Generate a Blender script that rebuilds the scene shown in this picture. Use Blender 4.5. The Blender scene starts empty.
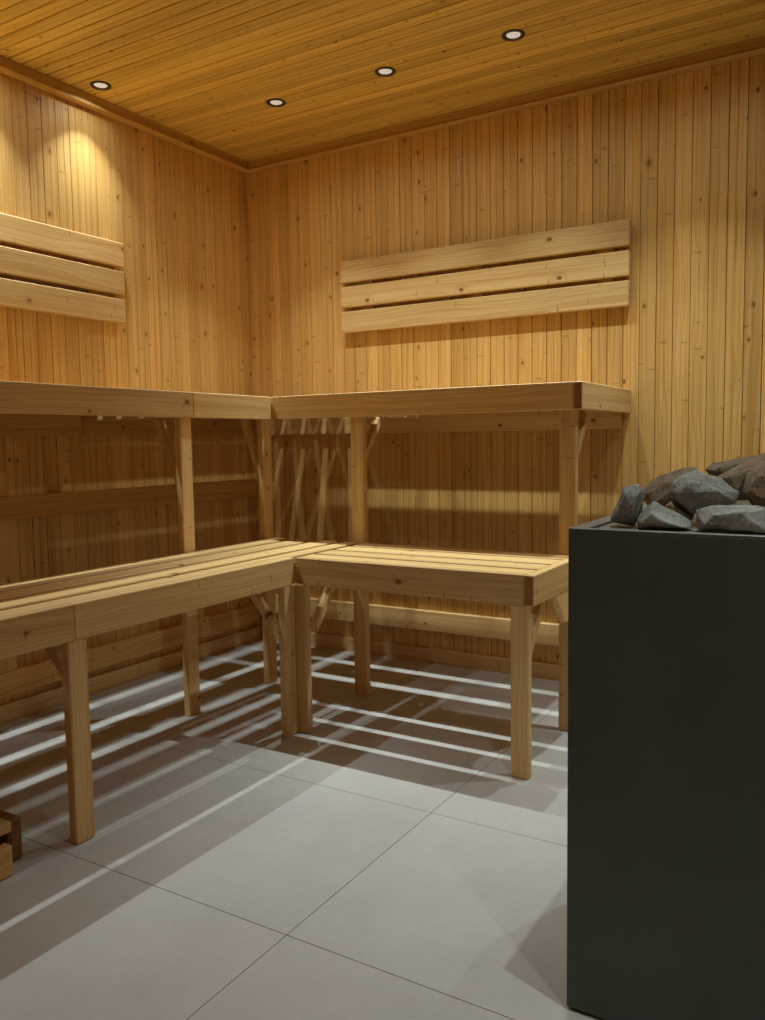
import bpy, bmesh, math, random
from mathutils import Vector, Matrix, noise

random.seed(7)
SC = bpy.context.scene
COL = SC.collection
# Coordinates used below: x runs right along the back wall from the room corner,
# y runs from the back wall into the room (stored as -Y in Blender), z is up; metres.

# ------------------------------------------------------------------ camera
YAW, PITCH, ROLL, FPX = 0.5427, -0.0833, -0.0147, 822.19
cam_d = bpy.data.cameras.new('camera')
cam = bpy.data.objects.new('camera', cam_d)
COL.objects.link(cam)
_f = Vector((-math.sin(YAW) * math.cos(PITCH), math.cos(YAW) * math.cos(PITCH), math.sin(PITCH)))
_r = Vector((math.cos(YAW), math.sin(YAW), 0))
_u = Vector((math.sin(YAW) * math.sin(PITCH), -math.cos(YAW) * math.sin(PITCH), math.cos(PITCH)))
_r2 = _r * math.cos(ROLL) + _u * math.sin(ROLL)
_u2 = -_r * math.sin(ROLL) + _u * math.cos(ROLL)
_m = Matrix((( _r2.x, _u2.x, -_f.x), (_r2.y, _u2.y, -_f.y), (_r2.z, _u2.z, -_f.z))).to_4x4()
_m.translation = Vector((2.5727, -3.0814, 0.9498))
cam.matrix_world = _m
cam_d.sensor_fit = 'VERTICAL'
cam_d.sensor_height = 36.0
cam_d.lens = FPX / 1020.0 * 36.0
cam_d.clip_start = 0.02
SC.camera = cam

# ------------------------------------------------------------------ view, world, lamp settings
SC.view_settings.view_transform = 'Standard'
SC.view_settings.look = 'None'
SC.view_settings.gamma = 1.0
SC.view_settings.use_curve_mapping = False
SC.view_settings.exposure = 0.0
SC.cycles.diffuse_bounces = 6
SC.cycles.max_bounces = 10
SC.cycles.sample_clamp_indirect = 4.0
w = bpy.data.worlds.new('world'); SC.world = w
w.use_nodes = True
w.node_tree.nodes['Background'].inputs['Color'].default_value = (0.02, 0.02, 0.02, 1)
w.node_tree.nodes['Background'].inputs['Strength'].default_value = 0.0

LAMP_W, SPILL_W = 2.8, 0.75
LAMP_COL = (0.86, 1.0, 0.98)
LAMP_SPREAD, SPILL_SPREAD = math.radians(84), math.radians(156)

H = 2.25

# ------------------------------------------------------------------ materials
def nt(name):
    m = bpy.data.materials.new(name); m.use_nodes = True
    t = m.node_tree
    return m, t, t.nodes, t.links, t.nodes['Principled BSDF']

def math_node(N, L, op, a, b=None, clamp=False):
    n = N.new('ShaderNodeMath'); n.operation = op; n.use_clamp = clamp
    for i, v in enumerate((a, b)):
        if v is None: continue
        if isinstance(v, (int, float)): n.inputs[i].default_value = v
        else: L.new(v, n.inputs[i])
    return n.outputs[0]

def wood(name, light, dark, knot, tone_amp=0.25, ring=0.0075, knot_cell=0.14, rough=0.55):
    m, t, N, L, P = nt(name)
    at = N.new('ShaderNodeAttribute'); at.attribute_name = 'grain'
    to = N.new('ShaderNodeAttribute'); to.attribute_name = 'tone'
    # slow wander along the grain
    sc = N.new('ShaderNodeVectorMath'); sc.operation = 'MULTIPLY'; L.new(at.outputs['Vector'], sc.inputs[0]); sc.inputs[1].default_value = (6, 6, 1.6)
    n1 = N.new('ShaderNodeTexNoise'); n1.inputs['Scale'].default_value = 1.0; n1.inputs['Detail'].default_value = 2.0; L.new(sc.outputs[0], n1.inputs['Vector'])
    # knots
    sw = N.new('ShaderNodeSeparateXYZ'); L.new(at.outputs['Vector'], sw.inputs[0])
    swp = N.new('ShaderNodeCombineXYZ'); L.new(sw.outputs[0], swp.inputs[0]); L.new(sw.outputs[2], swp.inputs[1])
    sk = N.new('ShaderNodeVectorMath'); sk.operation = 'MULTIPLY'; L.new(swp.outputs[0], sk.inputs[0]); sk.inputs[1].default_value = (1 / knot_cell * 1.25, 0.85 / knot_cell, 0)
    vk = N.new('ShaderNodeTexVoronoi'); vk.voronoi_dimensions = '2D'; vk.inputs['Scale'].default_value = 1.0; L.new(sk.outputs[0], vk.inputs['Vector'])
    rnd = N.new('ShaderNodeSeparateColor'); L.new(vk.outputs['Color'], rnd.inputs[0])
    rad = math_node(N, L, 'MULTIPLY', math_node(N, L, 'SUBTRACT', rnd.outputs[0], 0.40, True), 0.095)
    rel = math_node(N, L, 'DIVIDE', vk.outputs['Distance'], math_node(N, L, 'MAXIMUM', rad, 0.004))
    kmask = math_node(N, L, 'SUBTRACT', 1.35, rel, True)
    kmask = math_node(N, L, 'MULTIPLY', kmask, 1.6, True)
    halo = math_node(N, L, 'SUBTRACT', 1.0, math_node(N, L, 'MULTIPLY', rel, 0.28), True)
    # spike knots: short dark dashes lying across the board
    ss = N.new('ShaderNodeVectorMath'); ss.operation = 'MULTIPLY'; L.new(swp.outputs[0], ss.inputs[0]); ss.inputs[1].default_value = (11, 9, 0)
    wn = N.new('ShaderNodeTexNoise'); wn.inputs['Scale'].default_value = 30.0; L.new(at.outputs['Vector'], wn.inputs['Vector'])
    wa = N.new('ShaderNodeVectorMath'); wa.operation = 'MULTIPLY_ADD'; L.new(wn.outputs['Color'], wa.inputs[0]); wa.inputs[1].default_value = (0, .2, 0); L.new(ss.outputs[0], wa.inputs[2])
    vs = N.new('ShaderNodeTexVoronoi'); vs.voronoi_dimensions = '2D'; vs.inputs['Scale'].default_value = 1.0; L.new(wa.outputs[0], vs.inputs['Vector'])
    dv = N.new('ShaderNodeVectorMath'); dv.operation = 'SUBTRACT'; L.new(wa.outputs[0], dv.inputs[0]); L.new(vs.outputs['Position'], dv.inputs[1])
    dm = N.new('ShaderNodeVectorMath'); dm.operation = 'MULTIPLY'; L.new(dv.outputs[0], dm.inputs[0]); dm.inputs[1].default_value = (6.0, 36.0, 0)
    dl = N.new('ShaderNodeVectorMath'); dl.operation = 'LENGTH'; L.new(dm.outputs[0], dl.inputs[0])
    rs = N.new('ShaderNodeSeparateColor'); L.new(vs.outputs['Color'], rs.inputs[0])
    smask = math_node(N, L, 'SUBTRACT', 1.3, dl.outputs['Value'], True)
    smask = math_node(N, L, 'MULTIPLY', smask, math_node(N, L, 'GREATER_THAN', rs.outputs[1], 0.72))
    kmask = math_node(N, L, 'MAXIMUM', kmask, math_node(N, L, 'MULTIPLY', smask, 0.6))
    # growth rings
    sp = N.new('ShaderNodeSeparateXYZ'); L.new(at.outputs['Vector'], sp.inputs[0])
    wob = math_node(N, L, 'MULTIPLY', math_node(N, L, 'SUBTRACT', n1.outputs['Fac'], 0.5), 0.10)
    aa = math_node(N, L, 'ADD', sp.outputs[0], wob)
    r2 = math_node(N, L, 'ADD', math_node(N, L, 'MULTIPLY', aa, aa), math_node(N, L, 'MULTIPLY', sp.outputs[1], sp.outputs[1]))
    r = math_node(N, L, 'SQRT', r2)
    r = math_node(N, L, 'ADD', r, math_node(N, L, 'MULTIPLY', halo, 0.012))
    rw = math_node(N, L, 'FRACT', math_node(N, L, 'DIVIDE', r, ring))
    rw = math_node(N, L, 'POWER', rw, 2.2)
    # fine fibres and broad streaks
    sf = N.new('ShaderNodeVectorMath'); sf.operation = 'MULTIPLY'; L.new(at.outputs['Vector'], sf.inputs[0]); sf.inputs[1].default_value = (260, 260, 4)
    n2 = N.new('ShaderNodeTexNoise'); n2.inputs['Scale'].default_value = 1.0; n2.inputs['Detail'].default_value = 3.0; L.new(sf.outputs[0], n2.inputs['Vector'])
    sb = N.new('ShaderNodeVectorMath'); sb.operation = 'MULTIPLY'; L.new(at.outputs['Vector'], sb.inputs[0]); sb.inputs[1].default_value = (38, 38, 1.3)
    n3 = N.new('ShaderNodeTexNoise'); n3.inputs['Scale'].default_value = 1.0; n3.inputs['Detail'].default_value = 2.0; L.new(sb.outputs[0], n3.inputs['Vector'])
    g = math_node(N, L, 'MULTIPLY', rw, 0.5)
    g = math_node(N, L, 'ADD', g, math_node(N, L, 'MULTIPLY', math_node(N, L, 'SUBTRACT', n2.outputs['Fac'], 0.5), 1.1))
    g = math_node(N, L, 'ADD', g, math_node(N, L, 'MULTIPLY', math_node(N, L, 'SUBTRACT', n3.outputs['Fac'], 0.43), 1.6))
    g = math_node(N, L, 'ADD', g, math_node(N, L, 'MULTIPLY', halo, 0.35), True)
    mx = N.new('ShaderNodeMix'); mx.data_type = 'RGBA'; L.new(g, mx.inputs[0]); mx.inputs[6].default_value = (*light, 1); mx.inputs[7].default_value = (*dark, 1)
    hs = N.new('ShaderNodeHueSaturation'); L.new(mx.outputs[2], hs.inputs['Color'])
    tv = math_node(N, L, 'ADD', 1.0, math_node(N, L, 'MULTIPLY', math_node(N, L, 'SUBTRACT', to.outputs['Fac'], 0.5), tone_amp * 2))
    L.new(tv, hs.inputs['Value'])
    mk = N.new('ShaderNodeMix'); mk.data_type = 'RGBA'; L.new(math_node(N, L, 'MULTIPLY', kmask, 0.85), mk.inputs[0]); L.new(hs.outputs['Color'], mk.inputs[6]); mk.inputs[7].default_value = (*knot, 1)
    L.new(mk.outputs[2], P.inputs['Base Color'])
    P.inputs['Roughness'].default_value = rough
    P.inputs['Specular IOR Level'].default_value = 0.3
    bp = N.new('ShaderNodeBump'); bp.inputs['Strength'].default_value = 0.15; bp.inputs['Distance'].default_value = 0.002
    L.new(g, bp.inputs['Height']); L.new(bp.outputs[0], P.inputs['Normal'])
    return m

M_WALL = wood('pine_panelling', (0.69, 0.416, 0.138), (0.49, 0.245, 0.050), (0.17, 0.07, 0.02), 0.115, 0.009, 0.14)
M_CEIL = wood('pine_ceiling_boards', (0.74, 0.485, 0.12), (0.48, 0.265, 0.04), (0.2, 0.09, 0.02), 0.18, 0.009, 0.10)
M_BENCH = wood('bench_timber', (0.74, 0.50, 0.225), (0.54, 0.30, 0.088), (0.17, 0.075, 0.025), 0.14, 0.0075, 0.17)
M_TRIM = wood('trim_timber', (0.56, 0.325, 0.095), (0.42, 0.21, 0.05), (0.18, 0.07, 0.02), 0.1, 0.008, 0.2)
M_END = wood('end_grain_timber', (0.36, 0.155, 0.05), (0.24, 0.09, 0.028), (0.12, 0.05, 0.02), 0.08)
M_STOOL = wood('stool_timber', (0.66, 0.43, 0.17), (0.46, 0.24, 0.07), (0.2, 0.09, 0.03), 0.14)
M_HEAT = wood('dark_heat_treated_timber', (0.27, 0.12, 0.035), (0.17, 0.07, 0.02), (0.07, 0.03, 0.01), 0.1)

def tile_mat():
    m, t, N, L, P = nt('porcelain_tile')
    tc = N.new('ShaderNodeTexCoord')
    n1 = N.new('ShaderNodeTexNoise'); n1.inputs['Scale'].default_value = 3.0; n1.inputs['Detail'].default_value = 6; n1.inputs['Roughness'].default_value = 0.65
    n2 = N.new('ShaderNodeTexNoise'); n2.inputs['Scale'].default_value = 60.0; n2.inputs['Detail'].default_value = 4
    n3 = N.new('ShaderNodeTexNoise'); n3.inputs['Scale'].default_value = 9.0; n3.inputs['Detail'].default_value = 8; n3.inputs['Roughness'].default_value = 0.75
    to = N.new('ShaderNodeAttribute'); to.attribute_name = 'tone'
    for n in (n1, n2, n3): L.new(tc.outputs['Object'], n.inputs['Vector'])
    v = math_node(N, L, 'ADD', math_node(N, L, 'MULTIPLY', n1.outputs['Fac'], 0.5), math_node(N, L, 'MULTIPLY', n2.outputs['Fac'], 0.2))
    v = math_node(N, L, 'ADD', v, math_node(N, L, 'MULTIPLY', n3.outputs['Fac'], 0.3))
    v = math_node(N, L, 'ADD', v, math_node(N, L, 'MULTIPLY', math_node(N, L, 'SUBTRACT', to.outputs['Fac'], 0.5), 0.06))
    cr = N.new('ShaderNodeValToRGB'); L.new(v, cr.inputs[0])
    cr.color_ramp.elements[0].position = 0.3; cr.color_ramp.elements[0].color = (0.44, 0.412, 0.388, 1)
    cr.color_ramp.elements[1].position = 0.72; cr.color_ramp.elements[1].color = (0.57, 0.54, 0.508, 1)
    L.new(cr.outputs[0], P.inputs['Base Color'])
    P.inputs['Roughness'].default_value = 0.6
    P.inputs['Specular IOR Level'].default_value = 0.25
    bp = N.new('ShaderNodeBump'); bp.inputs['Strength'].default_value = 0.08; bp.inputs['Distance'].default_value = 0.001
    L.new(n2.outputs['Fac'], bp.inputs['Height']); L.new(bp.outputs[0], P.inputs['Normal'])
    return m
M_TILE = tile_mat()

def plain(name, col, rough=0.5, metal=0.0, nscale=40, namp=0.15):
    m, t, N, L, P = nt(name)
    tc = N.new('ShaderNodeTexCoord')
    n = N.new('ShaderNodeTexNoise'); n.inputs['Scale'].default_value = nscale; n.inputs['Detail'].default_value = 4
    L.new(tc.outputs['Object'], n.inputs['Vector'])
    cr = N.new('ShaderNodeValToRGB'); L.new(n.outputs['Fac'], cr.inputs[0])
    cr.color_ramp.elements[0].position = 0.3; cr.color_ramp.elements[1].position = 0.7
    cr.color_ramp.elements[0].color = (*[c * (1 - namp) for c in col], 1)
    cr.color_ramp.elements[1].color = (*[c * (1 + namp) for c in col], 1)
    L.new(cr.outputs[0], P.inputs['Base Color'])
    P.inputs['Roughness'].default_value = rough; P.inputs['Metallic'].default_value = metal
    return m
M_GROUT = plain('grout', (0.24, 0.23, 0.21), 0.9)
M_HEATER = plain('anthracite_powder_coat', (0.066, 0.083, 0.070), 0.5, 0.0, 6, 0.12)
M_RIM = plain('brushed_dark_steel', (0.20, 0.19, 0.165), 0.5, 0.15, 20, 0.1)
M_RING = plain('bronze_ring', (0.09, 0.06, 0.05), 0.35, 0.7, 30, 0.1)

def lens_mat():
    m, t, N, L, P = nt('lamp_lens')
    P.inputs['Base Color'].default_value = (0.85, 0.87, 0.88, 1)
    P.inputs['Roughness'].default_value = 0.4
    P.inputs['Emission Color'].default_value = (0.92, 0.97, 1.0, 1)
    P.inputs['Emission Strength'].default_value = 0.3
    return m
M_LENS = lens_mat()

def stone_mat(name, a, b):
    m, t, N, L, P = nt(name)
    tc = N.new('ShaderNodeTexCoord')
    n1 = N.new('ShaderNodeTexNoise'); n1.inputs['Scale'].default_value = 14; n1.inputs['Detail'].default_value = 5
    n2 = N.new('ShaderNodeTexNoise'); n2.inputs['Scale'].default_value = 210; n2.inputs['Detail'].default_value = 5; n2.inputs['Roughness'].default_value = 0.7
    vo = N.new('ShaderNodeTexVoronoi'); vo.inputs['Scale'].default_value = 260
    for n in (n1, n2, vo): L.new(tc.outputs['Object'], n.inputs['Vector'])
    v = math_node(N, L, 'ADD', math_node(N, L, 'MULTIPLY', n1.outputs['Fac'], 0.45), math_node(N, L, 'MULTIPLY', n2.outputs['Fac'], 0.55))
    cr = N.new('ShaderNodeValToRGB'); L.new(v, cr.inputs[0])
    cr.color_ramp.elements[0].position = 0.36; cr.color_ramp.elements[0].color = (*a, 1)
    cr.color_ramp.elements[1].position = 0.66; cr.color_ramp.elements[1].color = (*b, 1)
    L.new(cr.outputs[0], P.inputs['Base Color'])
    P.inputs['Roughness'].default_value = 0.85
    bp = N.new('ShaderNodeBump'); bp.inputs['Strength'].default_value = 0.7; bp.inputs['Distance'].default_value = 0.004
    L.new(v, bp.inputs['Height']); L.new(bp.outputs[0], P.inputs['Normal'])
    return m
M_STONE_G = stone_mat('grey_olivine_stone', (0.11, 0.11, 0.095), (0.46, 0.455, 0.41))
M_STONE_B = stone_mat('brown_grey_stone', (0.10, 0.075, 0.05), (0.40, 0.29, 0.18))

# ------------------------------------------------------------------ mesh helpers
class MB:
    """collects planks / prisms; build() links them as one mesh object"""
    def __init__(s):
        s.v = []; s.f = []; s.g = []; s.t = []; s.mi = []
    def _add(s, bm, axis, gr=None, tone=None, mi=0, end=False):
        ext = [max(v.co[i] for v in bm.verts) - min(v.co[i] for v in bm.verts) for i in range(3)]
        a, b = sorted([i for i in (0, 1, 2) if i != axis], key=lambda i: -ext[i])
        c = axis
        if gr is None:
            gr = (random.uniform(-0.05, 0.05), random.choice((-1, 1)) * random.uniform(0.02, 0.09), random.uniform(0, 80))
        if tone is None: tone = random.random()
        base = len(s.v)
        cen = Vector((0, 0, 0))
        for v in bm.verts: cen += v.co
        cen /= max(1, len(bm.verts))
        bm.verts.index_update()
        for v in bm.verts:
            s.v.append(v.co.copy())
            d = v.co - cen
            s.g.append((d[a] + gr[0], d[b] + gr[1], d[c] + gr[2])); s.t.append(tone)
        for f in bm.faces:
            s.f.append([base + v.index for v in f.verts]); s.mi.append(1 if end and abs(f.normal[axis]) > .9 else mi)
        bm.free()
    def box(s, x0, x1, y0, y1, z0, z1, axis, bev=0.0025, tone=None, mi=0, end=False):
        y0, y1 = -y1, -y0
        bm = bmesh.new()
        bmesh.ops.create_cube(bm, size=1.0)
        for v in bm.verts:
            v.co = Vector((x0 + (v.co.x + .5) * (x1 - x0), y0 + (v.co.y + .5) * (y1 - y0), z0 + (v.co.z + .5) * (z1 - z0)))
        if bev > 0: bmesh.ops.bevel(bm, geom=bm.edges[:], offset=bev, segments=1, affect='EDGES')
        bmesh.ops.recalc_face_normals(bm, faces=bm.faces); bm.normal_update()
        s._add(bm, axis, tone=tone, mi=mi, end=end)
    def prism(s, pts0, pts1, axis, bev=0.0, tone=None, mi=0):
        """solid between two matching polygons (lists of (x,y,z) scene points)"""
        bm = bmesh.new()
        A = [bm.verts.new((p[0], -p[1], p[2])) for p in pts0]
        B = [bm.verts.new((p[0], -p[1], p[2])) for p in pts1]
        n = len(A)
        bm.faces.new(A); bm.faces.new(B[::-1])
        for i in range(n): bm.faces.new((A[i], B[i], B[(i + 1) % n], A[(i + 1) % n]))
        if bev > 0: bmesh.ops.bevel(bm, geom=bm.edges[:], offset=bev, segments=1, affect='EDGES')
        bmesh.ops.recalc_face_normals(bm, faces=bm.faces)
        s._add(bm, axis, tone=tone, mi=mi)
    def build(s, name, mats, parent=None, origin=None):
        if not isinstance(mats, (list, tuple)): mats = [mats]
        me = bpy.data.meshes.new(name)
        o0 = Vector((0, 0, 0))
        if parent is not None: o0 = parent.location.copy()
        if origin is not None: o0 = Vector(origin)
        me.from_pydata([tuple(v - o0) for v in s.v], [], s.f)
        for mt in mats: me.materials.append(mt)
        me.polygons.foreach_set('material_index', s.mi)
        a = me.attributes.new('grain', 'FLOAT_VECTOR', 'POINT'); a.data.foreach_set('vector', [c for g in s.g for c in g])
        a = me.attributes.new('tone', 'FLOAT', 'POINT'); a.data.foreach_set('value', s.t)
        me.update()
        o = bpy.data.objects.new(name, me); COL.objects.link(o)
        if parent is not None: o.parent = parent
        else: o.location = o0
        return o

def thing(name, label, cat, loc, group=None):
    o = bpy.data.objects.new(name, None); COL.objects.link(o)
    o.location = (loc[0], -loc[1], loc[2]); o.empty_display_size = 0.1
    o['label'] = label; o['category'] = cat
    if group: o['group'] = group
    return o

def struct(name, mb, mats):
    o = mb.build(name, mats); o['kind'] = 'structure'; return o

# ------------------------------------------------------------------ room shell
XR, YF = 3.5, 3.75           # right wall and wall behind the camera

def panelling(mb, place, u0, u1, v0, v1, w=0.0585, thick=0.02, gk=1.3):
    """tongue-and-groove boards; place(u, depth, v) -> blender point, depth > 0 into the wall"""
    u = u0
    while u < u1 - 1e-6:
        e = min(u + w, u1)
        gr = (random.uniform(-0.05, 0.05), random.choice((-1, 1)) * random.uniform(0.02, 0.09), random.uniform(0, 80))
        tone = random.random()
        k = (e - u)
        mid = u + k * random.uniform(0.47, 0.53)
        ga, gb, gc = random.uniform(.0014, .0026), random.choice((.0005, .0009, .0012)), random.uniform(.0004, .0012)
        prof = [(u, thick), (u, .008), (u + .0009 * gk, .008), (u + ga * gk, 0), (mid - gb, 0), (mid, gb * 1.6), (mid + gb, 0), (e - gc, 0), (e, gc), (e, thick)]
        if u == u0: prof[0:4] = [(u, thick), (u, 0)]
        if k < 0.02: prof = [(u, thick), (u, 0), (e, 0), (e, thick)]
        base = len(mb.v); n = len(prof)
        for vv in (v0, v1):
            for (a, d) in prof:
                mb.v.append(Vector(place(a, d, vv)))
                mb.g.append((a - mid + gr[0], d + gr[1], vv + gr[2])); mb.t.append(tone)
        for i in range(n):
            j = (i + 1) % n
            mb.f.append([base + i, base + j, base + n + j, base + n + i]); mb.mi.append(0)
        mb.f.append([base + i for i in range(n)][::-1]); mb.mi.append(0)
        mb.f.append([base + n + i for i in range(n)]); mb.mi.append(0)
        u = e

def fix_normals(o):
    bm = bmesh.new(); bm.from_mesh(o.data); bmesh.ops.recalc_face_normals(bm, faces=bm.faces); bm.to_mesh(o.data); bm.free()

mb = MB(); panelling(mb, lambda u, d, v: (u, d, v), 0, XR, 0, H)
fix_normals(struct('wall_back', mb, M_WALL))
mb = MB(); panelling(mb, lambda u, d, v: (-d, -u, v), 0, YF, 0, H)
fix_normals(struct('wall_left', mb, M_WALL))
mb = MB(); panelling(mb, lambda u, d, v: (XR + d, -u, v), 0, YF, 0, H)
fix_normals(struct('wall_right', mb, M_WALL))
mb = MB(); panelling(mb, lambda u, d, v: (u, -YF - d, v), 0, XR, 0, H)
fix_normals(struct('wall_front', mb, M_WALL))
mb = MB(); panelling(mb, lambda u, d, v: (v, -u, H + d), 0, YF, 0, XR, 0.05, gk=2.6)
fix_normals(struct('ceiling', mb, M_CEIL))

# floor: tiles bedded on grout, open joints of 2.4 mm
mb = MB()
TX, TY, SX, SY, J = 1.6189, 1.2804, 0.6528, 0.6027, 0.0008
mb.box(-0.02, XR + 0.02, -0.02, YF + 0.02, -0.03, -0.0025, 0, 0, mi=1)
for i in range(-4, 5):
    for j in range(-4, 6):
        x0, x1 = max(-.02, TX + i * SX + J), min(XR + .02, TX + (i + 1) * SX - J)
        y0, y1 = max(-.02, TY + j * SY + J), min(YF + .02, TY + (j + 1) * SY - J)
        if x1 - x0 > .01 and y1 - y0 > .01: mb.box(x0, x1, y0, y1, -0.012, 0.0, 0, 0.0006)
struct('floor', mb, [M_TILE, M_GROUT])

# cornice: flat board with a small bead along its lower edge
def cornice(name, seg):
    mb = MB()
    if seg in ('back', 'front'):
        s = (lambda y0, y1: (y0, y1)) if seg == 'back' else (lambda y0, y1: (YF - y1, YF - y0))
        mb.box(0, XR, *s(0, .028), 2.216, H, 0, .002); mb.box(0, XR, *s(0, .036), 2.2045, 2.2165, 0, .004)
    else:
        s = (lambda a, b: (a, b)) if seg == 'left' else (lambda a, b: (XR - b, XR - a))
        mb.box(*s(0, .028), .028, YF - .028, 2.216, H, 1, .002); mb.box(*s(0, .036), .036, YF - .036, 2.2045, 2.2165, 1, .004)
    struct(name, mb, M_TRIM)
for i, sname in enumerate(('back', 'left', 'right', 'front')): cornice('trim_%d' % (i + 1), sname)

# skirting boards
mb = MB(); mb.box(0, XR, 0, .016, 0, .0615, 0, .002); struct('baseboard_back', mb, M_BENCH)
mb = MB(); mb.box(0, .016, .016, 2.9, 0, .0615, 1, .002); mb.box(0, .016, 2.9, YF, 0, .0615, 1, .002); struct('baseboard_left', mb, M_BENCH)
mb = MB(); mb.box(XR - .016, XR, .016, YF, 0, .0615, 1, .002); struct('baseboard_right', mb, M_BENCH)

# boards fixed to the walls behind the benches
mb = MB(); mb.box(.03, 1.79, 0, .026, .140, .226, 0, .0025); struct('trim_5', mb, M_BENCH)
mb = MB(); mb.box(0, .026, .03, 1.02, .092, .176, 1, .0025); mb.box(0, .026, 1.0205, 2.9, .092, .176, 1, .0025); struct('trim_6', mb, M_WALL)
mb = MB(); mb.box(0, .028, .03, 1.90, .700, .781, 1, .0025); mb.box(0, .028, 1.9005, 2.9, .700, .781, 1, .0025); struct('trim_7', mb, M_TRIM)
mb = MB(); mb.box(0, .024, 1.335, 1.40, .1765, .6995, 2, .0025); mb.box(0, .024, 1.335, 1.40, .7815, .985, 2, .0025); struct('trim_8', mb, M_WALL)

# ------------------------------------------------------------------ benches
ZU, ZUB, XU, YU, XEU = 1.1263, 1.0398, 0.5692, 0.5756, 1.7864
ZL, ZLB, XL, YL, XEL = 0.5790, 0.4923, 0.9656, 0.9713, 1.7785
TH = 0.028
LEN = 2.86                   # benches run on past the frame along the left wall
UGAPS = [(.026, .115), (.140, .209), (.235, .316), (.342, .424), (.450, None)]
LGAPS = [(.5495, .630), (.656, .740), (.766, .850), (.876, None)]

def post(root, x0, x1, y0, y1, z1):
    m = MB(); m.box(x0, x1, y0, y1, 0, z1, 2, .003); m.build('leg', M_BENCH, root)

def brace_y(root, xc, y_post, z_post, y_top, z_top, w=.026, t=.036):
    """diagonal strut in a plane of constant x, from a post up to the bearer"""
    m = MB()
    a = [(xc - w / 2, y_post, z_post), (xc - w / 2, y_post, z_post + t), (xc - w / 2, y_top + (t if y_top < y_post else -t), z_top), (xc - w / 2, y_top, z_top)]
    b = [(xc + w / 2, p[1], p[2]) for p in a]
    m.prism(a, b, 2, .0015); m.build('brace', M_BENCH, root)

def brace_x(root, yc, x_post, z_post, x_top, z_top, w=.026, t=.036):
    m = MB()
    a = [(x_post, yc - w / 2, z_post), (x_post, yc - w / 2, z_post + t), (x_top + (t if x_top < x_post else -t), yc - w / 2, z_top), (x_top, yc - w / 2, z_top)]
    b = [(p[0], yc + w / 2, p[2]) for p in a]
    m.prism(a, b, 2, .0015); m.build('brace', M_BENCH, root)

# --- upper bench, left run
ub = thing('sauna_bench', 'high long wooden bench along the left wall, above the lower one', 'bench', (XU, 1.0, 0), 'slatted wooden benches')
m = MB()
for a, b in UGAPS:
    b = b if b else XU - TH - .001
    m.box(a, b, .022, LEN, ZU - TH, ZU, 1)
m.build('seat', M_BENCH, ub)
m = MB()
m.box(XU - TH, XU, YU + .001, .9945, ZUB, ZU, 1, tone=.75); m.box(XU - TH, XU, .9955, LEN, ZUB, ZU, 1, tone=.3)
m.build('fascia', M_BENCH, ub)
m = MB(); m.box(0.0, .024, .024, 1.013, .988, ZU - TH - .001, 1); m.box(0, .024, 1.0135, LEN, .988, ZU - TH - .001, 1); m.build('wall_rail', M_TRIM, ub)
for y0, y1 in ((.541, .596), (.978, 1.033), (1.80, 1.855), (2.62, 2.675)):
    post(ub, XU - TH - .029, XU - TH - .001, y0, y1, ZU - TH - .001)
for yc in (1.0055, 1.8275, 2.6475):
    m = MB(); m.box(.025, XU - TH - .030, yc - .014, yc + .014, 1.041, ZU - TH - .001, 0); m.build('bearer', M_BENCH, ub)
    brace_x(ub, yc, XU - TH - .030, .775, XU - TH - .150, 1.0405)
brace_x(ub, .568, XU - TH - .030, .775, XU - TH - .150, ZU - TH - .001)

# --- upper bench, back run
ur = thing('sauna_bench', 'high wooden bench along the back wall, under the wall backrest', 'bench', (1.18, YU, 0), 'slatted wooden benches')
m = MB()
for a, b in UGAPS:
    b = b if b else YU - TH - .001
    m.box(XU + .0015, XEU - TH - .001, a, b, ZU - TH, ZU, 0)
m.build('seat', M_BENCH, ur)
m = MB()
xa, xb = XU + .0015, XEU - TH - .001
q = [(xa, ZU), (xb, ZU), (xb, ZUB), (xa + .026, ZUB)]
m.prism([(x, YU - TH, z) for x, z in q], [(x, YU, z) for x, z in q], 0, .002)
m.build('fascia', M_BENCH, ur)
m = MB(); m.box(XU - TH + .003, XU + .020, YU - TH - .004, YU - TH - .0015, ZUB + .001, ZU - TH - .002, 2, .0008)
m.build('corner_filler', M_TRIM, ur)
m = MB(); m.box(XEU - TH, XEU, .001, YU, ZUB, ZU, 1, .0025, end=True); m.build('end_board', [M_BENCH, M_END], ur)
m = MB(); m.box(.026, 1.757, 0.0, .024, .985, ZU - TH - .001, 0); m.build('wall_rail', M_BENCH, ur)
for x0, x1 in ((.910, .965), (1.703, 1.7565)):
    post(ur, x0, x1, YU - TH - .029, YU - TH - .001, ZU - TH - .001)
    xc = (x0 + x1) / 2
    m = MB(); m.box(xc - .014, xc + .014, .025, YU - TH - .030, 1.041, ZU - TH - .001, 1); m.build('bearer', M_BENCH, ur)
    brace_y(ur, xc + .0137, YU - TH - .030, .885, YU - TH - .155, 1.0405)

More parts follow.
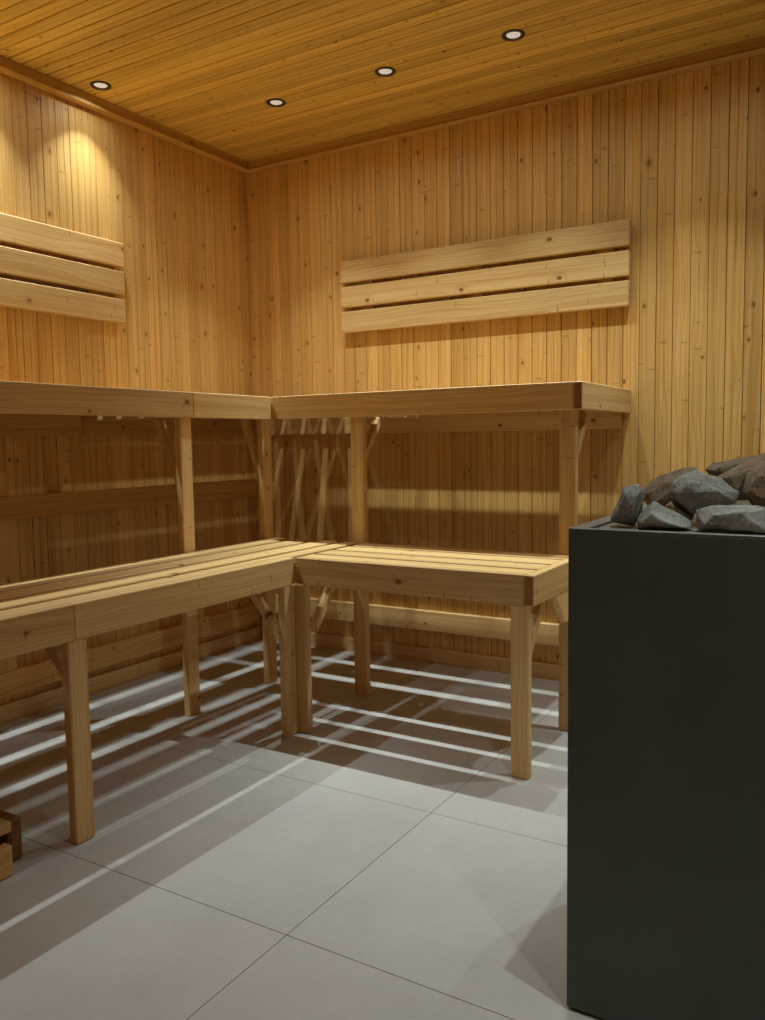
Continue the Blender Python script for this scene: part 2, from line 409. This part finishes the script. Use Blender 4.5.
# --- lower bench, left run
lb = thing('sauna_bench', 'low wooden bench running along the left side, nearest the floor', 'bench', (XL, 1.4, 0), 'slatted wooden benches')
m = MB()
for i, (a, b) in enumerate(LGAPS):
    b = b if b else XL - TH - .001
    m.box(a, b, .5495, LEN, ZL - TH, ZL, 1, tone=(.35, .6, .7, .55)[i])
m.build('seat', M_BENCH, lb)
m = MB()
def fas(y0, y1, y0b, tone):
    q = [(y0, ZL), (y1, ZL), (y1, ZLB), (y0b, ZLB)]
    m.prism([(XL - TH, y, z) for y, z in q], [(XL, y, z) for y, z in q], 1, .002, tone)
fas(YL + .0015, 1.8245, YL + .016, .7); fas(1.8255, LEN, 1.8255, .3)
m.build('fascia', M_BENCH, lb)
for y0, y1 in ((.974, 1.029), (1.792, 1.847), (2.62, 2.675)):
    post(lb, XL - TH, XL - .0005, y0, y1, ZLB - .0005)
for yc in (1.035, 1.80, 2.6475):
    m = MB(); m.box(.551, XL - TH - .001, yc - .013, yc + .013, ZLB + .001, ZL - TH - .001, 0); m.build('bearer', M_BENCH, lb)
    brace_x(lb, yc, XL - TH - .001, .335, XL - TH - .135, ZLB + .0005)

# --- lower bench, back run
lr = thing('sauna_bench', 'low wooden bench below the back wall bench, ending at the heater', 'bench', (1.37, YL, 0), 'slatted wooden benches')
m = MB()
for i, (a, b) in enumerate(LGAPS):
    b = b if b else YL - TH - .001
    m.box(XL + .0015, XEL - TH - .001, a, b, ZL - TH, ZL, 0, tone=(.6, .75, .6, .8)[i])
m.build('seat', M_BENCH, lr)
m = MB()
xa, xb = XL + .0015, XEL - TH - .001
q = [(xa, ZL), (xb, ZL), (xb, ZLB), (xa + .030, ZLB)]
m.prism([(x, YL - TH, z) for x, z in q], [(x, YL, z) for x, z in q], 0, .002)
m.build('fascia', M_BENCH, lr)
m = MB(); m.box(XL - TH + .004, XL + .026, YL - TH - .005, YL - TH - .0015, ZLB + .001, ZL - TH - .002, 2, .0008)
m.build('corner_filler', M_TRIM, lr)
m = MB(); m.box(XEL - TH, XEL, .553, YL, ZLB, ZL, 1, .0025, end=True); m.build('end_board', [M_BENCH, M_END], lr)
post(lr, .947, 1.005, YL - TH, YL - .0005, ZLB - .0005)
post(lr, 1.709, 1.7625, YL - TH, YL - .0005, ZLB - .0005)
for xc in (1.018, 1.736):
    m = MB(); m.box(xc - .011, xc + .011, .5505, YL - TH - .001, ZLB + .001, ZL - TH - .001, 1); m.build('bearer', M_BENCH, lr)
    brace_y(lr, xc + .010 if xc > 1.5 else xc, YL - TH - .001, .335, YL - TH - .135, ZLB + .0005)
# broad gusset from the rear post of the upper bench out to the end board
m = MB()
a = [(1.757, .5475, .395), (1.757, .5475, ZLB - .0006), (1.757, .785, ZLB - .0006), (1.757, .700, .395)]
m.prism(a, [(1.777, p[1], p[2]) for p in a], 2, .0015, .9); m.build('gusset', M_BENCH, lr)

# ------------------------------------------------------------------ backrests
zs = [(1.4245, 1.5155), (1.5325, 1.6215), (1.639, 1.7305)]
bk = thing('sauna_backboard', 'backrest of three wide boards on the back wall', 'backrest', (1.175, 0.03, 1.42), 'three board wall backrests')
for z0, z1 in zs:
    m = MB(); m.box(.538, 1.7855, .0135, .036, z0, z1, 0, .003); m.build('board', M_BENCH, bk)
for xc in (.66, 1.175, 1.69):
    m = MB(); m.box(xc - .03, xc + .03, 0, .013, 1.43, 1.715, 2, .002); m.build('batten', M_TRIM, bk)
bl = thing('sauna_backboard', 'backrest of three wide boards on the left wall, under a bright lamp pool', 'backrest', (0.03, 1.4, 1.42), 'three board wall backrests')
for z0, z1 in zs:
    m = MB(); m.box(.0135, .036, .793, 2.035, z0, z1, 1, .003); m.build('board', M_BENCH, bl)
for yc in (.92, 1.43, 1.95):
    m = MB(); m.box(0, .013, yc - .03, yc + .03, 1.43, 1.715, 2, .002); m.build('batten', M_TRIM, bl)

# ------------------------------------------------------------------ ceiling lights
def lathe(prof, n=40):
    bm = bmesh.new(); rings = []
    for r, z in prof:
        rings.append([bm.verts.new((r * math.cos(2 * math.pi * k / n), r * math.sin(2 * math.pi * k / n), z)) for k in range(n)])
    for a, b in zip(rings, rings[1:]):
        for k in range(n): bm.faces.new((a[k], a[(k + 1) % n], b[(k + 1) % n], b[k]))
    return bm, rings

def lamp_meshes():
    bm, _ = lathe([(.0375, .0), (.0375, -.0025), (.0350, -.0045), (.0300, -.0048), (.0275, -.0036), (.0230, -.0004)])
    bmesh.ops.recalc_face_normals(bm, faces=bm.faces)
    me = bpy.data.meshes.new('ring'); bm.to_mesh(me); bm.free(); me.materials.append(M_RING)
    for p in me.polygons: p.use_smooth = True
    bm, r = lathe([(.0229, -.0004), (.018, -.0010), (.009, -.0014)])
    bm.faces.new(r[-1]); bmesh.ops.recalc_face_normals(bm, faces=bm.faces)
    me2 = bpy.data.meshes.new('lens'); bm.to_mesh(me2); bm.free(); me2.materials.append(M_LENS)
    for p in me2.polygons: p.use_smooth = True
    return me, me2
ME_RING, ME_LENS = lamp_meshes()

def downlight(x, y, label, power=1.0):
    t = thing('ceiling_light', label, 'light', (x, y, H), 'recessed ceiling downlights')
    for nm, me in (('ring', ME_RING), ('lens', ME_LENS)):
        o = bpy.data.objects.new(nm, me); COL.objects.link(o); o.parent = t
    for nm, watt, spread, dz in (('downlight_beam', LAMP_W, LAMP_SPREAD, -.0056), ('downlight_spill', SPILL_W, SPILL_SPREAD, -.0060)):
        ld = bpy.data.lights.new(nm, 'AREA'); ld.shape = 'DISK'; ld.size = 0.020
        ld.energy = watt * power; ld.color = LAMP_COL; ld.spread = spread
        lo = bpy.data.objects.new(nm, ld); COL.objects.link(lo)
        lo.parent = t; lo.location = (0, 0, dz)
    return t

downlight(.119, .945, 'small recessed ceiling light by the left wall, over the left backrest', .55)
downlight(.555, .480, 'small recessed ceiling light nearest the room corner')
downlight(1.042, .480, 'small recessed ceiling light in the middle of the row along the back wall')
downlight(1.523, .480, 'small recessed ceiling light farthest right, near the top edge of the photo')
for x in (2.01, 2.49): downlight(x, .48, 'small recessed ceiling light of the back row, past the right frame edge')
for y in (1.43, 1.915, 2.40): downlight(.119, y, 'small recessed ceiling light of the left row, past the left frame edge', .85)
downlight(2.95, 2.50, 'small recessed ceiling light on the camera side of the heater', .8)
downlight(2.39, 1.90, 'small recessed ceiling light straight above the front of the heater', .75)

# ------------------------------------------------------------------ heater
SX0, SX1, SY0, SY1, SZ = 2.1545, 2.86, 1.27, 1.8175, 0.8085
ht = thing('sauna_heater', 'tall dark box heater in the right foreground, filled with stones', 'heater', (2.5, 1.55, 0))
m = MB(); T = .012
m.box(SX0, SX1, SY1 - T, SY1, .006, SZ - .003, 0, .0012); m.box(SX0, SX1, SY0, SY0 + T, .006, SZ - .003, 0, .0012)
m.box(SX0, SX0 + T, SY0 + T, SY1 - T, .006, SZ - .003, 1, .0005); m.box(SX1 - T, SX1, SY0 + T, SY1 - T, .006, SZ - .003, 1, .0005)
m.box(SX0 + T, SX1 - T, SY0 + T, SY1 - T, .02, .03, 0, .0005)
m.build('casing', M_HEATER, ht)
m = MB(); m.box(SX0 + .02, SX1 - .02, SY0 + .02, SY1 - .02, 0, .0055, 0, .0005); m.build('base_plate', M_HEATER, ht)
m = MB(); RL, RF = .028, .014
m.box(SX0, SX1, SY1 - RF, SY1, SZ - .0029, SZ, 0, .0008); m.box(SX0, SX1, SY0, SY0 + RL, SZ - .0029, SZ, 0, .0008)
m.box(SX0, SX0 + RL, SY0 + RL, SY1 - RF, SZ - .0029, SZ, 1, .0004); m.box(SX1 - RL, SX1, SY0 + RL, SY1 - RF, SZ - .0029, SZ, 1, .0004)
m.build('rim', M_RIM, ht)
m = MB(); m.box(SX0 + .0125, SX1 - .0125, SY0 + .0125, SY1 - .0125, SZ - .02, SZ - .0045, 0, .0005); m.build('stone_tray', M_RIM, ht)

# ------------------------------------------------------------------ stones
def stone(label, y, poly, depth, mat, seed, rough=.0035):
    rnd = random.Random(seed)
    cx = sum(p[0] for p in poly) / len(poly); cz = sum(p[1] for p in poly) / len(poly)
    bm = bmesh.new()
    for k, sc in ((-1, .66), (.1, 1.0), (.55, .88), (1, .55)):
        for (px, pz) in poly[::1 if k == .1 else 2]:
            j = lambda a: rnd.uniform(-a, a)
            bm.verts.new((px * sc + cx * (1 - sc) + j(.003), -(y + k * depth + j(.007)), pz * sc + cz * (1 - sc) + j(.003)))
    r = bmesh.ops.convex_hull(bm, input=bm.verts[:])
    bmesh.ops.delete(bm, geom=[g for g in r['geom_interior'] if isinstance(g, bmesh.types.BMVert)], context='VERTS')
    bmesh.ops.remove_doubles(bm, verts=bm.verts[:], dist=.007)
    r = bmesh.ops.convex_hull(bm, input=bm.verts[:])
    bmesh.ops.delete(bm, geom=[v for v in bm.verts if not v.link_faces], context='VERTS')
    bmesh.ops.dissolve_limit(bm, angle_limit=math.radians(19), verts=bm.verts[:], edges=bm.edges[:])
    bmesh.ops.bevel(bm, geom=bm.edges[:], offset=.0022, segments=2, affect='EDGES', profile=.6)
    bmesh.ops.triangulate(bm, faces=bm.faces[:])
    for _ in range(6):
        es = [e for e in bm.edges if e.calc_length() > .009]
        if not es: break
        bmesh.ops.subdivide_edges(bm, edges=es, cuts=1)
        bmesh.ops.triangulate(bm, faces=bm.faces[:])
    bm.normal_update()
    off = Vector((seed * 3.1, seed * 1.7, seed * .9))
    for v in bm.verts:
        d = noise.noise(v.co * 38 + off) * rough + noise.noise(v.co * 120 + off) * rough * .4
        v.co += v.normal * d
    zmin = min(v.co.z for v in bm.verts)
    c = Vector((cx, -y, zmin))
    for v in bm.verts: v.co -= c
    if c.z < .815: c.z = SZ - .0042
    bmesh.ops.recalc_face_normals(bm, faces=bm.faces)
    me = bpy.data.meshes.new('stone'); bm.to_mesh(me); bm.free(); me.materials.append(mat)
    for p in me.polygons: p.use_smooth = True
    o = bpy.data.objects.new('stone', me); COL.objects.link(o); o.location = c
    o['label'] = label; o['category'] = 'stone'; o['group'] = 'stones heaped on the heater'
    return o

stone('grey slab-like stone leaning at the left end of the heap', 1.72, [(2.191, .800), (2.204, .83), (2.221, .862), (2.243, .865), (2.252, .856), (2.253, .838), (2.244, .813), (2.234, .796)], .030, M_STONE_G, 1)
stone('brown wedge-shaped stone behind the leaning left slab', 1.56, [(2.209, .849), (2.229, .881), (2.25, .888), (2.297, .9), (2.311, .89), (2.302, .854), (2.284, .82), (2.258, .805), (2.224, .815)], .055, M_STONE_B, 2)
stone('large pale grey stone with flat faces in the heap centre', 1.655, [(2.277, .856), (2.284, .876), (2.301, .887), (2.318, .894), (2.338, .889), (2.355, .879), (2.381, .862), (2.383, .844), (2.356, .833), (2.326, .83), (2.309, .819), (2.288, .835)], .045, M_STONE_G, 3)
stone('low grey stone at the front rim, left of a dark gap', 1.740, [(2.243, .808), (2.251, .831), (2.268, .842), (2.284, .837), (2.308, .817), (2.326, .813), (2.327, .804), (2.285, .800), (2.243, .800)], .040, M_STONE_G, 4)
stone('wide grey stone at the front rim, beneath the large pale one', 1.745, [(2.334, .809), (2.336, .829), (2.351, .839), (2.375, .841), (2.412, .841), (2.441, .838), (2.451, .801), (2.41, .800), (2.336, .800)], .042, M_STONE_G, 5)
stone('big rounded brown stone at the right edge of the photo', 1.65, [(2.388, .861), (2.390, .889), (2.405, .903), (2.43, .91), (2.455, .896), (2.462, .856), (2.45, .832), (2.419, .829), (2.402, .841)], .045, M_STONE_B, 6)
stone('long dark ridge-shaped stone topmost at the back of the heap', 1.42, [(2.292, .885), (2.303, .897), (2.333, .908), (2.378, .919), (2.414, .923), (2.442, .915), (2.443, .87), (2.386, .85), (2.334, .85), (2.311, .855)], .045, M_STONE_B, 7)
stone('brown stone between the topmost ridge and the big rounded stone', 1.53, [(2.33, .878), (2.356, .897), (2.384, .908), (2.418, .91), (2.448, .903), (2.448, .870), (2.392, .84), (2.364, .835), (2.35, .845)], .045, M_STONE_B, 8)
stone('small dark brown stone wedged below the large pale one', 1.665, [(2.280, .832), (2.305, .815), (2.317, .811), (2.312, .79), (2.283, .790), (2.268, .815)], .030, M_STONE_B, 9)

stone('dark brown stone in the gap between pale and rounded stones', 1.60, [(2.362, .825), (2.370, .838), (2.40, .840), (2.432, .836), (2.446, .825), (2.43, .803), (2.38, .801), (2.362, .808)], .030, M_STONE_B, 10)

# ------------------------------------------------------------------ step stool at the left edge
st = thing('step_stool', 'low slatted wooden step at the left edge, dark end board', 'stool', (.80, 2.25, 0))
for y0 in (1.946, 2.49):
    m = MB(); m.box(.62, .905, y0, y0 + .036, 0, .102, 0, .006); m.build('end_board', M_HEAT, st)
m = MB()
for a, b in ((.865, .952), (.77, .855), (.675, .760), (.58, .662)):
    m.box(a, b, 2.005, 2.485, .099, .124, 1, .003)
m.build('top', M_STOOL, st)
m = MB(); m.box(.927, .953, 2.006, 2.485, .001, .070, 1, .003); m.build('side_plank', M_STOOL, st)
m = MB(); m.box(.58, .607, 2.006, 2.485, .001, .070, 1, .003); m.build('side_plank', M_STOOL, st)
for y0 in (2.03, 2.42):
    m = MB(); m.box(.6075, .9265, y0, y0 + .03, .001, .0985, 0, .002); m.build('bearer', M_HEAT, st)
